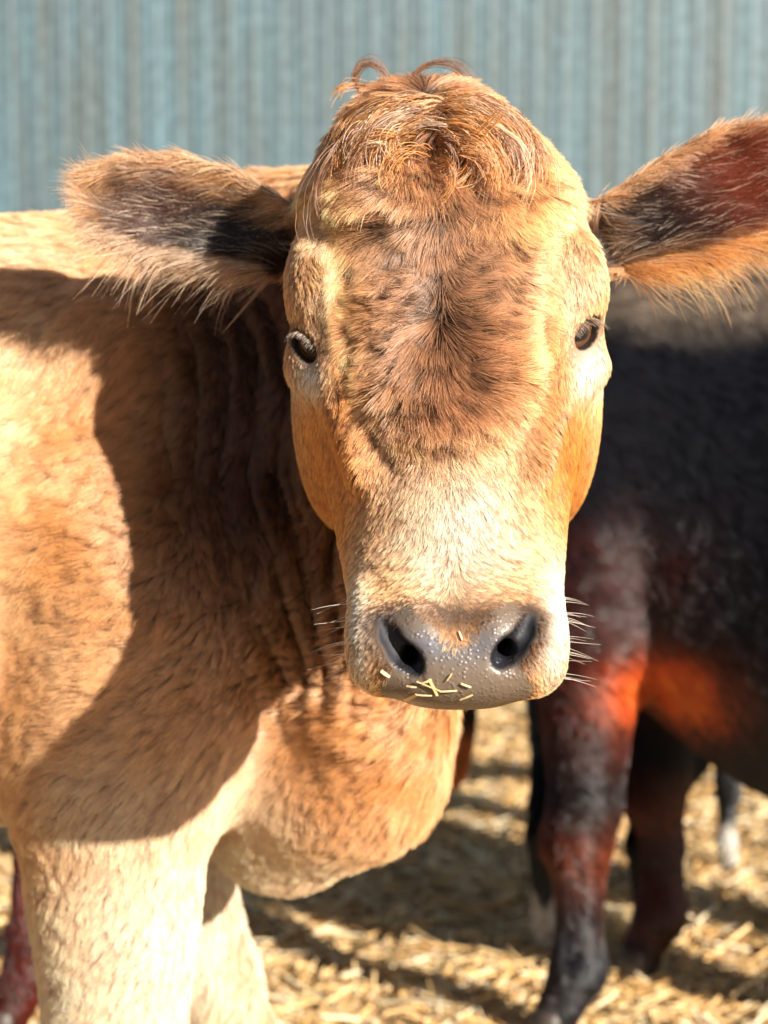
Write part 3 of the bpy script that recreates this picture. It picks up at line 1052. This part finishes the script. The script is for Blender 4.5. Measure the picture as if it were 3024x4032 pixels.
# ---- lashes and whiskers
def single_hairs(name, defs, K=8):
    """defs: (root, dir, length, droop, radius, colour)"""
    S = []; R_ = []; C_ = []
    for (r0, d, L, dr, ra, co) in defs:
        r0 = np.array(r0, float); d = unit(np.array(d, float))
        pts = []; pos = r0.copy(); sd = RNG.normal(0, .08, 3)
        for k in range(K):
            s = k / (K - 1)
            pts.append(pos.copy())
            dd = unit(d + sd * s * 2 + np.array([0, 0, -dr * s]))
            pos = pos + dd * L / (K - 1)
        S.append(pts); R_.append(ra * (1 - 0.8 * np.linspace(0, 1, K)))
        C_.append(np.repeat(np.array(co)[None], K, 0))
    curves_obj(name, np.array(S, f32), np.array(R_, f32), np.array(C_, f32), HAIR, cow)

for e in EYES:
    L = []
    cpt = e.c + e.n * (e.r * 1.05)
    side, up = e.R[:, 0], e.R[:, 1]
    sd = side * (1 if side[2] > 0 else -1)
    for k in range(130):
        a = RNG.uniform(-0.5, 1.05)
        b = math.sqrt(max(0, 1 - min(1, abs(a)) ** 2))
        root = e.c + unit(up * 0.0185 * a + sd * 0.0088 * b + e.n * e.r * .9) * (e.r + 0.003)
        d = e.n * 0.8 + np.array([e.s * (.3 + .5 * max(a, 0)), -.1, -.55]) + RNG.normal(0, .12, 3)
        L.append((root, d, RNG.uniform(.007, .012) + .009 * max(a, 0) * (1 if e.s > 0 else .3), 0.5, 0.0002, C_PALE * .8 if RNG.random() < .6 else C_BROWN * .5))
    single_hairs('eyelashes', L)
L = []
for s in (-1, 1):
    for k in range(26):
        yy = RNG.uniform(2330, 2700)
        rt = P(1790 + s * RNG.uniform(375, 410), yy, RNG.uniform(1.22, 1.28))
        L.append((rt, (s, RNG.uniform(-.5, .1), RNG.uniform(-.35, .15)), RNG.uniform(.008, .035), 0.25, 0.00022, C_CREAM))
    for (yy, LL) in ((2440, .030), (2520, .034), (2570, .026)):
        L.append((P(1790 + s * 400, yy, 1.24), (s, -.1, -.12), LL, 0.1, 0.00028, C_CREAM))
for k in range(40):
    xx = RNG.uniform(1480, 2150)
    L.append((P(xx, 2735 - abs(xx - 1797) * .1, 1.205), (RNG.normal(0, .3), -.2, -1), RNG.uniform(.003, .009), 0, 0.00016, C_CREAM))
single_hairs('whiskers', L)

# ---- eyeballs
def eye_mat():
    m, nt, b = new_mat('glossy_brown_eye')
    tc = nt.nodes.new('ShaderNodeTexCoord')
    sep = nt.nodes.new('ShaderNodeSeparateXYZ')
    nt.links.new(tc.outputs['Object'], sep.inputs[0])
    # object z = gaze; x = wide axis of the pupil
    def mul(a, k):
        q_ = nt.nodes.new('ShaderNodeMath'); q_.operation = 'MULTIPLY'; q_.inputs[1].default_value = k
        nt.links.new(a, q_.inputs[0]); return q_.outputs[0]
    cx_ = nt.nodes.new('ShaderNodeCombineXYZ')
    nt.links.new(mul(sep.outputs[0], 0.75), cx_.inputs[0]); nt.links.new(mul(sep.outputs[1], 1.2), cx_.inputs[1])
    ln = nt.nodes.new('ShaderNodeVectorMath'); ln.operation = 'LENGTH'
    nt.links.new(cx_.outputs[0], ln.inputs[0])
    rp = nt.nodes.new('ShaderNodeValToRGB')
    mr = nt.nodes.new('ShaderNodeMapRange'); mr.inputs['From Max'].default_value = 0.029
    nt.links.new(ln.outputs['Value'], mr.inputs['Value'])
    nt.links.new(mr.outputs[0], rp.inputs['Fac'])
    el = rp.color_ramp.elements
    el[0].position = 0.0; el[0].color = (0.006, 0.006, 0.008, 1)
    el[1].position = 0.26; el[1].color = (0.010, 0.008, 0.008, 1)
    for ps, cl in ((0.34, (0.10, 0.042, 0.016, 1)), (0.55, (0.07, 0.028, 0.012, 1)), (0.64, (0.02, 0.010, 0.008, 1)), (0.8, (0.06, 0.03, 0.025, 1))):
        q_ = el.new(ps); q_.color = cl
    nt.links.new(rp.outputs[0], b.inputs['Base Color'])
    b.inputs['Roughness'].default_value = 0.04
    return m
EYEM = eye_mat()
for e in EYES:
    VV = []; FF = []
    nu, nv = 32, 20
    for j in range(nv + 1):
        ph = j / nv * math.pi
        for i in range(nu):
            a = i / nu * 2 * math.pi
            bul = 1 + 0.05 * math.exp(-(ph / .55) ** 2)
            VV.append((e.r * bul * math.sin(ph) * math.cos(a), e.r * bul * math.sin(ph) * math.sin(a), e.r * bul * math.cos(ph)))
    for j in range(nv):
        for i in range(nu):
            FF.append((j * nu + i, (j + 1) * nu + i, (j + 1) * nu + (i + 1) % nu, j * nu + (i + 1) % nu))
    ob = mesh_obj('eye', np.array(VV), FF, EYEM, None)
    g = unit(e.n + np.array([0, -0.55, 0]))
    R3 = frame_from(g, (0, 0, 1))
    M = Matrix([[*R3[i], 0] for i in range(3)] + [[0, 0, 0, 1]])
    M.translation = Vector(e.c - FO)
    ob.parent = cow
    ob.matrix_basis = M

def horn_mat(name, c):
    m, nt, b = new_mat(name)
    nz_ = nt.nodes.new('ShaderNodeTexNoise'); nz_.inputs['Scale'].default_value = 30
    rp = nt.nodes.new('ShaderNodeValToRGB')
    rp.color_ramp.elements[0].color = (*[k * .6 for k in c], 1); rp.color_ramp.elements[1].color = (*[min(1, k * 1.4) for k in c], 1)
    nt.links.new(nz_.outputs['Fac'], rp.inputs[0]); nt.links.new(rp.outputs[0], b.inputs['Base Color'])
    b.inputs['Roughness'].default_value = 0.5
    return m
HOOF_D = horn_mat('dark_horn', (0.06, 0.045, 0.035))
HOOF_P = horn_mat('pale_horn', (0.42, 0.36, 0.28))
hoof_parts(cow, F_LEGS, f_world, HOOF_D, None)


# ================================================================== THE OTHER CATTLE
def herd_cow(name, origin, heading, scale, legs, colourf, label, cat, neckf, hoofm, furdens, fat=1.0, belly=0.0, furL=0.03, rad=0.0007):
    O = np.array(origin, f32)
    c_, s_ = math.cos(heading), math.sin(heading)
    R = np.array([[c_, -s_, 0], [s_, c_, 0], [0, 0, 1]], f32)
    tl = lambda p: ((p - O) @ R) / scale
    tw = lambda q: (np.asarray(q, f32) * scale) @ R.T + O
    def sdf(q):
        d = body_sdf(q, legs, fat, belly)
        return smin(d, neckf(q), 0.07)
    X_ = axis_grid([(-1.55, 1.15, 0.013)]); Y_ = axis_grid([(-0.5, 0.5, 0.013)]); Z_ = axis_grid([(0.03, 1.6, 0.013)])
    Vq, Qq = surface_net(sdf, X_, Y_, Z_)
    Vq = smooth(Vq, Qq, 2)
    Nq = vnormals(Vq, Qq)
    root = empty(name, tuple(O))
    tag(root, label, cat)
    Vw = tw(Vq)
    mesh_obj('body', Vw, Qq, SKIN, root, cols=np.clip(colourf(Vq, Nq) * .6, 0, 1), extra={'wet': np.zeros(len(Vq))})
    def dens(ctr, nrm):
        pr = proj(ctr)
        inf = (pr[0] > -300) & (pr[0] < 3350) & (pr[1] < 4300)
        return np.where(inf, furdens, furdens * 0.06)
    pw, nw = sample(Vw, Qq, dens)
    ql = tl(pw); nl = nw @ R
    fl = np.zeros_like(pw); fl[:, 0] = -1; fl[:, 2] = -0.7 - 1.2 * sstep(.75, .55, ql[:, 2])
    fl = fl + noise3(pw, 0.15, 90) * .5
    fl = fl @ R.T
    LL = furL * (0.45 + 0.55 * sstep(.35, .75, ql[:, 2])) * (1 + 0.5 * sstep(1.0, 1.15, ql[:, 2]))
    a, r, cid = grow(pw, nw, fl, LL, 0.42, rad, 0.009, 0.5, 0.3, jit=0.14, K=4, seed=60, tilt=0.3)
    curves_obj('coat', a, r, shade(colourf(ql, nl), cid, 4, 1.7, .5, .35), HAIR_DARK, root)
    hoof_parts(root, legs, tw, hoofm, None)
    return root, tw

def graze_neck(q):
    n1 = chain(q, [((0.05, 0, 1.0), 0.20), ((0.35, 0, 0.86), 0.15), ((0.58, 0.0, 0.68), 0.11)], 0.06)
    hd = chain(q, [((0.60, 0, 0.68), 0.10), ((0.72, 0, 0.58), 0.09), ((0.82, 0, 0.42), 0.065), ((0.84, 0, 0.32), 0.062)], 0.04)
    ears = np.minimum(ell(q, (0.56, 0.17, 0.70), (0.03, 0.11, 0.045)), ell(q, (0.56, -0.17, 0.70), (0.03, 0.11, 0.045)))
    return smin(smin(n1, hd, 0.05), ears, 0.02)

def turned_graze_neck(q):
    n1 = chain(q, [((0.05, 0, 1.0), 0.20), ((0.26, -0.10, 0.84), 0.15), ((0.36, -0.17, 0.68), 0.11)], 0.06)
    hd = chain(q, [((0.36, -0.17, 0.68), 0.10), ((0.41, -0.19, 0.56), 0.085), ((0.42, -0.20, 0.42), 0.062), ((0.42, -0.20, 0.35), 0.062)], 0.04)
    return smin(n1, hd, 0.05)

def up_neck(q):
    n1 = chain(q, [((0.05, 0, 1.0), 0.20), ((0.30, 0, 1.12), 0.13), ((0.46, 0, 1.24), 0.10)], 0.06)
    hd = chain(q, [((0.48, 0, 1.26), 0.095), ((0.60, 0, 1.18), 0.085), ((0.80, 0, 1.04), 0.055)], 0.04)
    ears = np.minimum(ell(q, (0.45, 0.17, 1.28), (0.03, 0.11, 0.045)), ell(q, (0.45, -0.17, 1.28), (0.03, 0.11, 0.045)))
    return smin(smin(n1, hd, 0.05), ears, 0.02)

def dark_col(q, n):
    c = np.repeat(np.array([[0.042, 0.042, 0.050]], f32), len(q), 0)
    w = np.clip(0.45 + 0.5 * noise(q, 0.16, 3) + 0.25 * noise(q, 0.04, 4), 0, 1)
    RB = np.array([0.15, 0.036, 0.020], f32)
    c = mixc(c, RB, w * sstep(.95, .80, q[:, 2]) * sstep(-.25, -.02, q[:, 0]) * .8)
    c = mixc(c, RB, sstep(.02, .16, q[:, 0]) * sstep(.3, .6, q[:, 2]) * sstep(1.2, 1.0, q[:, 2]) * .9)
    g = np.exp(-(((q[:, 0] + .12) / .085) ** 2 + ((q[:, 2] - .60) / .055) ** 2)) * (1 + .4 * noise(q, .05, 7))
    c = mixc(c, np.array([0.80, 0.23, 0.07], f32), np.clip(g * 1.3, 0, 1))  # sunlit fur behind the elbow, its light painted as orange
    g = np.exp(-((q[:, 2] - .43) / .05) ** 2) * (q[:, 0] > -.4)
    c = mixc(c, np.array([0.020, 0.020, 0.026], f32), g * .85)  # shadow across the upper legs, painted as a black band
    g = np.exp(-((q[:, 2] - .33) / .06) ** 2) * (q[:, 0] > -.4)
    c = mixc(c, np.array([0.22, 0.07, 0.03], f32), g * .7)
    # muzzle
    c = mixc(c, np.array([0.75, 0.30, 0.12], f32), sstep(.46, .38, q[:, 2]) * (q[:, 0] > .2) * .8)
    # light catching the topline, painted as paler fur
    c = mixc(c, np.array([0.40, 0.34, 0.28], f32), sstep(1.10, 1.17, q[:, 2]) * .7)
    return c

def red_col(q, n):
    c = np.repeat(np.array([[0.16, 0.030, 0.014]], f32), len(q), 0)
    return c * (1 + .4 * noise(q, .1, 8))[:, None]

def sock_col(q, n):
    c = np.repeat(np.array([[0.018, 0.016, 0.018]], f32), len(q), 0)
    return mixc(c, np.array([0.62, 0.58, 0.52], f32), sstep(0.25, 0.20, q[:, 2] + .04 * noise(q, .05, 5)))

D_LEGS = [leg_chain('fore', -1, -0.02, w=.93), leg_chain('fore', 1, 0.02, w=.93), leg_chain('hind', -1, 0.05), leg_chain('hind', 1, -0.05)]
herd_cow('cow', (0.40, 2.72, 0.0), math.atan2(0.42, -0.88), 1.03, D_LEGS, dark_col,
         'shaggy dark brown cow grazing behind the tan cow, sunlit orange patch painted behind its elbow', 'cow', turned_graze_neck, HOOF_D, 0.45e6, furL=0.032, rad=0.0004, belly=0.22)
herd_cow('cow', (-1.70, 2.85, 0.0), math.radians(176), 0.98, [leg_chain('fore', -1), leg_chain('fore', 1, .05), leg_chain('hind', -1, .03), leg_chain('hind', 1, -.05)], red_col,
         'dark red cow mostly hidden, one leg showing at the lower left edge', 'cow', up_neck, HOOF_D, 0.10e6)
herd_cow('calf', (0.66, 3.55, 0.0), math.radians(64), 0.55, [leg_chain('fore', -1, w=.85), leg_chain('fore', 1, .05, w=.85), leg_chain('hind', -1, w=.85), leg_chain('hind', 1, -.05, w=.85)], sock_col,
         'black calf with white feet behind the dark cow, only its legs showing', 'calf', graze_neck, HOOF_P, 0.16e6, furL=0.02)


# ================================================================== GROUND, STRAW, WALL
def ground_mat():
    m, nt, b = new_mat('trodden_straw_and_earth')
    tc = nt.nodes.new('ShaderNodeTexCoord')
    n1 = nt.nodes.new('ShaderNodeTexNoise'); n1.inputs['Scale'].default_value = 6; n1.inputs['Detail'].default_value = 8
    n2 = nt.nodes.new('ShaderNodeTexNoise'); n2.inputs['Scale'].default_value = 60; n2.inputs['Detail'].default_value = 6
    for k in (n1, n2): nt.links.new(tc.outputs['Object'], k.inputs['Vector'])
    mx = nt.nodes.new('ShaderNodeMix'); mx.data_type = 'FLOAT'; mx.inputs[0].default_value = 0.5
    nt.links.new(n1.outputs['Fac'], mx.inputs[2]); nt.links.new(n2.outputs['Fac'], mx.inputs[3])
    rp = nt.nodes.new('ShaderNodeValToRGB')
    el = rp.color_ramp.elements
    el[0].position = .38; el[0].color = (0.05, 0.035, 0.022, 1)
    el[1].position = .62; el[1].color = (0.55, 0.36, 0.17, 1)
    q_ = el.new(.5); q_.color = (0.26, 0.16, 0.08, 1)
    nt.links.new(mx.outputs[0], rp.inputs[0]); nt.links.new(rp.outputs[0], b.inputs['Base Color'])
    b.inputs['Roughness'].default_value = .9
    bp = nt.nodes.new('ShaderNodeBump'); bp.inputs['Strength'].default_value = 1; bp.inputs['Distance'].default_value = .02
    nt.links.new(mx.outputs[0], bp.inputs['Height']); nt.links.new(bp.outputs[0], b.inputs['Normal'])
    return m

gx = np.concatenate([[-150, -40, -10], np.linspace(-4, 4, 161), [10, 40, 150]])
gy = np.concatenate([[-60, -10, 0], np.linspace(1.2, 8.0, 137), [12, 40, 200]])
GX, GY = np.meshgrid(gx, gy, indexing='ij')
gp = np.stack([GX.ravel(), GY.ravel(), np.zeros(GX.size)], 1).astype(f32)
near = (np.abs(gp[:, 0]) <= 4) & (gp[:, 1] > 1) & (gp[:, 1] < 6.7)
gp[:, 2] = np.where(near, noise(gp, 0.35, 1) * 0.012 + noise(gp, .1, 2) * .008, 0) - 0.008
ny_ = len(gy)
I, J = np.meshgrid(np.arange(len(gx) - 1), np.arange(ny_ - 1), indexing='ij')
b0 = (I * ny_ + J).ravel()
GQ = np.stack([b0, b0 + ny_, b0 + ny_ + 1, b0 + 1], 1)
ground = mesh_obj('ground', gp, GQ, ground_mat())
tag(ground, kind='structure')

def straw_mat():
    m, nt, b = new_mat('dry_straw')
    a = attr(nt, 'col')
    nt.links.new(a.outputs['Color'], b.inputs['Base Color'])
    b.inputs['Roughness'].default_value = .45
    return m
STRAW = straw_mat()
def straw_mesh(N, rng):
    y = 0.7 + 6.2 * rng.random(N) ** 1.25
    x = (rng.random(N) * 2 - 1) * (0.9 + 0.34 * y) + rng.normal(0, .25, N)
    ph = noise(np.stack([x, y * 0.6, 0 * x], 1).astype(f32), 0.16, 12)
    keep = rng.random(N) < np.clip(.75 + .6 * ph, .15, 1)
    x, y, ph = x[keep], y[keep], ph[keep]; N = len(x)
    z = np.abs(rng.normal(0, .012, N)) + .012 * np.clip(ph, 0, 1)
    L = rng.uniform(.012, .07, N); w = rng.uniform(.0012, .0035, N) * (1 + .15 * y)
    a = rng.uniform(0, 2 * math.pi, N); el = rng.normal(0, .22, N)
    d = np.stack([np.cos(a) * np.cos(el), np.sin(a) * np.cos(el), np.sin(el)], 1)
    s = np.stack([-np.sin(a), np.cos(a), rng.normal(0, .5, N)], 1); s = unit(s)
    u = np.cross(d, s)
    c = np.stack([x, y, z], 1)
    bend = u * (L * rng.normal(0, .06, N))[:, None]
    Vs = []
    for t, bb in ((-1, 0), (0, 1), (1, 0)):
        ctr = c + d * (L * t)[:, None] + bend * bb
        Vs += [ctr + s * w[:, None], ctr + u * w[:, None] * 1.0, ctr - s * w[:, None]]
    VV = np.stack(Vs, 1).reshape(-1, 3)
    base = (np.arange(N) * 9)[:, None]
    F_ = []
    for r in (0, 3):
        for k in range(3):
            k2 = (k + 1) % 3
            F_.append(np.concatenate([base + r + k, base + r + 3 + k, base + r + 3 + k2, base + r + k2], 1))
    FF = np.concatenate(F_)
    pal = np.array([[.80, .56, .27], [.72, .44, .17], [.85, .70, .46], [.45, .27, .12], [.60, .36, .14]], f32)
    cc = pal[rng.choice(5, N, p=[.34, .25, .2, .1, .11])] * rng.uniform(.75, 1.1, (N, 1))
    return VV.astype(f32), FF, np.repeat(cc, 9, 0)
sv, sf, sc_ = straw_mesh(190000, RNG)
st = mesh_obj('straw', sv, sf, STRAW, cols=np.clip(sc_, 0, .9), smooth_=False)
tag(st, 'loose golden straw bedding strewn over the yard', 'straw', kind='stuff')

# corrugated barn wall, one profiled sheet with real ribs
def wall_mat():
    m, nt, b = new_mat('weathered_blue_grey_cladding')
    tc = nt.nodes.new('ShaderNodeTexCoord')
    mp = nt.nodes.new('ShaderNodeMapping'); mp.inputs['Scale'].default_value = (1, 1, 0.06)
    nt.links.new(tc.outputs['Object'], mp.inputs[0])
    n1 = nt.nodes.new('ShaderNodeTexNoise'); n1.inputs['Scale'].default_value = 7; n1.inputs['Detail'].default_value = 4; n1.inputs['Roughness'].default_value = .7
    nt.links.new(mp.outputs[0], n1.inputs['Vector'])
    n2 = nt.nodes.new('ShaderNodeTexNoise'); n2.inputs['Scale'].default_value = 22; n2.inputs['Detail'].default_value = 6
    nt.links.new(tc.outputs['Object'], n2.inputs['Vector'])
    rp = nt.nodes.new('ShaderNodeValToRGB')
    el = rp.color_ramp.elements
    el[0].position = .36; el[0].color = (0.095, 0.11, 0.108, 1)
    el[1].position = .66; el[1].color = (0.11, 0.19, 0.225, 1)
    q_ = el.new(.5); q_.color = (0.09, 0.14, 0.16, 1)
    nt.links.new(n1.outputs['Fac'], rp.inputs[0])
    mx = nt.nodes.new('ShaderNodeMix'); mx.data_type = 'RGBA'; mx.blend_type = 'MULTIPLY'; mx.inputs[0].default_value = .5
    r2 = nt.nodes.new('ShaderNodeValToRGB')
    r2.color_ramp.elements[0].position = .38; r2.color_ramp.elements[0].color = (.35, .35, .35, 1)
    r2.color_ramp.elements[1].position = .65
    nt.links.new(n2.outputs['Fac'], r2.inputs[0])
    nt.links.new(rp.outputs[0], mx.inputs[6]); nt.links.new(r2.outputs[0], mx.inputs[7])
    nt.links.new(mx.outputs[2], b.inputs['Base Color'])
    b.inputs['Roughness'].default_value = .55
    return m
WY = 7.0
xs = []; ys = []
x0 = -7.0
rw = random.Random(4)
while x0 < 7.0:
    pitch = 0.10 * rw.uniform(.8, 1.25); h = 0.003
    for fx, dy in ((0, 0), (.30, 0), (.40, h), (.52, h), (.62, 0)):
        xs.append(x0 + fx * pitch); ys.append(dy)
    x0 += pitch
xs = np.array(xs); ys = np.array(ys)
zz = [0.0, 5.0]
n_ = len(xs)
WV = []
for t in (0.0, 0.03):
    for z in zz:
        WV += [(x, WY - y + t, z) for x, y in zip(xs, ys)]
WF = []
for i in range(n_ - 1):
    WF.append((i, i + 1, n_ + i + 1, n_ + i))
    WF.append((2 * n_ + i + 1, 2 * n_ + i, 3 * n_ + i, 3 * n_ + i + 1))
    WF.append((n_ + i, n_ + i + 1, 3 * n_ + i + 1, 3 * n_ + i))
wall = mesh_obj('barn_wall', np.array(WV), WF, wall_mat(), smooth_=False)
tag(wall, 'blue grey barn wall of vertical ribbed cladding, out of focus behind the cattle', 'wall')

# ---- bits of straw stuck to the nose
def chip(a, b, w, th, col, n):
    a = np.array(a); b = np.array(b); d = unit(b - a); s = unit(np.cross(d, n)); u = np.cross(s, d)
    vs = []
    for q_, k in ((a, 1.0), ((a + b) / 2 + u * 0.0006, 1.05), (b, 0.8)):
        for i, j in ((-1, -1), (1, -1), (1, 1), (-1, 1)):
            vs.append(q_ + s * w * i * k + u * th * j)
    F_ = [(3, 2, 1, 0), (8, 9, 10, 11)]
    for r in (0, 4):
        for k in range(4):
            F_.append((r + k, r + (k + 1) % 4, r + 4 + (k + 1) % 4, r + 4 + k))
    return np.array(vs), F_
def nose_pt(px_, py_):
    # march to the muzzle surface
    Ys = np.linspace(1.15, 1.30, 300)
    pp = np.array([P(px_, py_, y) for y in Ys], f32)
    d = head_sdf(pp)
    i = int(np.argmax(d < 0.0006))
    return pp[i].astype(float)
NB = [((1500, 2640), (1535, 2665), .0012, 'pale chip of straw beside the nostril at the left of the nose', (.7, .56, .36)),
      ((1690, 2672), (1722, 2738), .0010, 'broad golden straw bit standing upright on the lower nose', (.75, .5, .2)),
      ((1660, 2690), (1700, 2675), .0007, None, (.8, .58, .3)), ((1640, 2682), (1740, 2722), .0004, None, (.75, .5, .22)),
      ((1730, 2722), (1800, 2718), .0005, None, (.8, .6, .32)), ((1590, 2758), (1640, 2735), .0012, 'wide orange straw bit on the lip edge', (.75, .47, .16)),
      ((1600, 2700), (1640, 2705), .0006, None, (.7, .52, .3)), ((1760, 2680), (1780, 2650), .0004, None, (.7, .42, .16)),
      ((1815, 2690), (1855, 2705), .0006, None, (.8, .6, .33)), ((1640, 2735), (1700, 2738), .0005, None, (.82, .62, .35)),
      ((1860, 2735), (1810, 2755), .0005, None, (.75, .5, .2)), ((1808, 2485), (1822, 2520), .0005, 'tiny pale straw bit on the sky-tinted middle of the nose', (.8, .65, .5))]
for (a, b, w, lb, cl) in NB:
    A, B_ = nose_pt(*a), nose_pt(*b)
    vs, fs = chip(A + [0, -.0012, 0], B_ + [0, -.0012, 0], w, .00035, cl, np.array([0, -1., 0]))
    ctr = vs.mean(0)
    o = mesh_obj('straw_bit', vs - ctr, fs, STRAW, None, cols=np.repeat(np.array(cl)[None], len(vs), 0), smooth_=False)
    o.location = ctr
    tag(o, lb or 'thin golden straw bit stuck to the wet lower nose', 'straw', None if lb else 'thin straw bits on the nose')
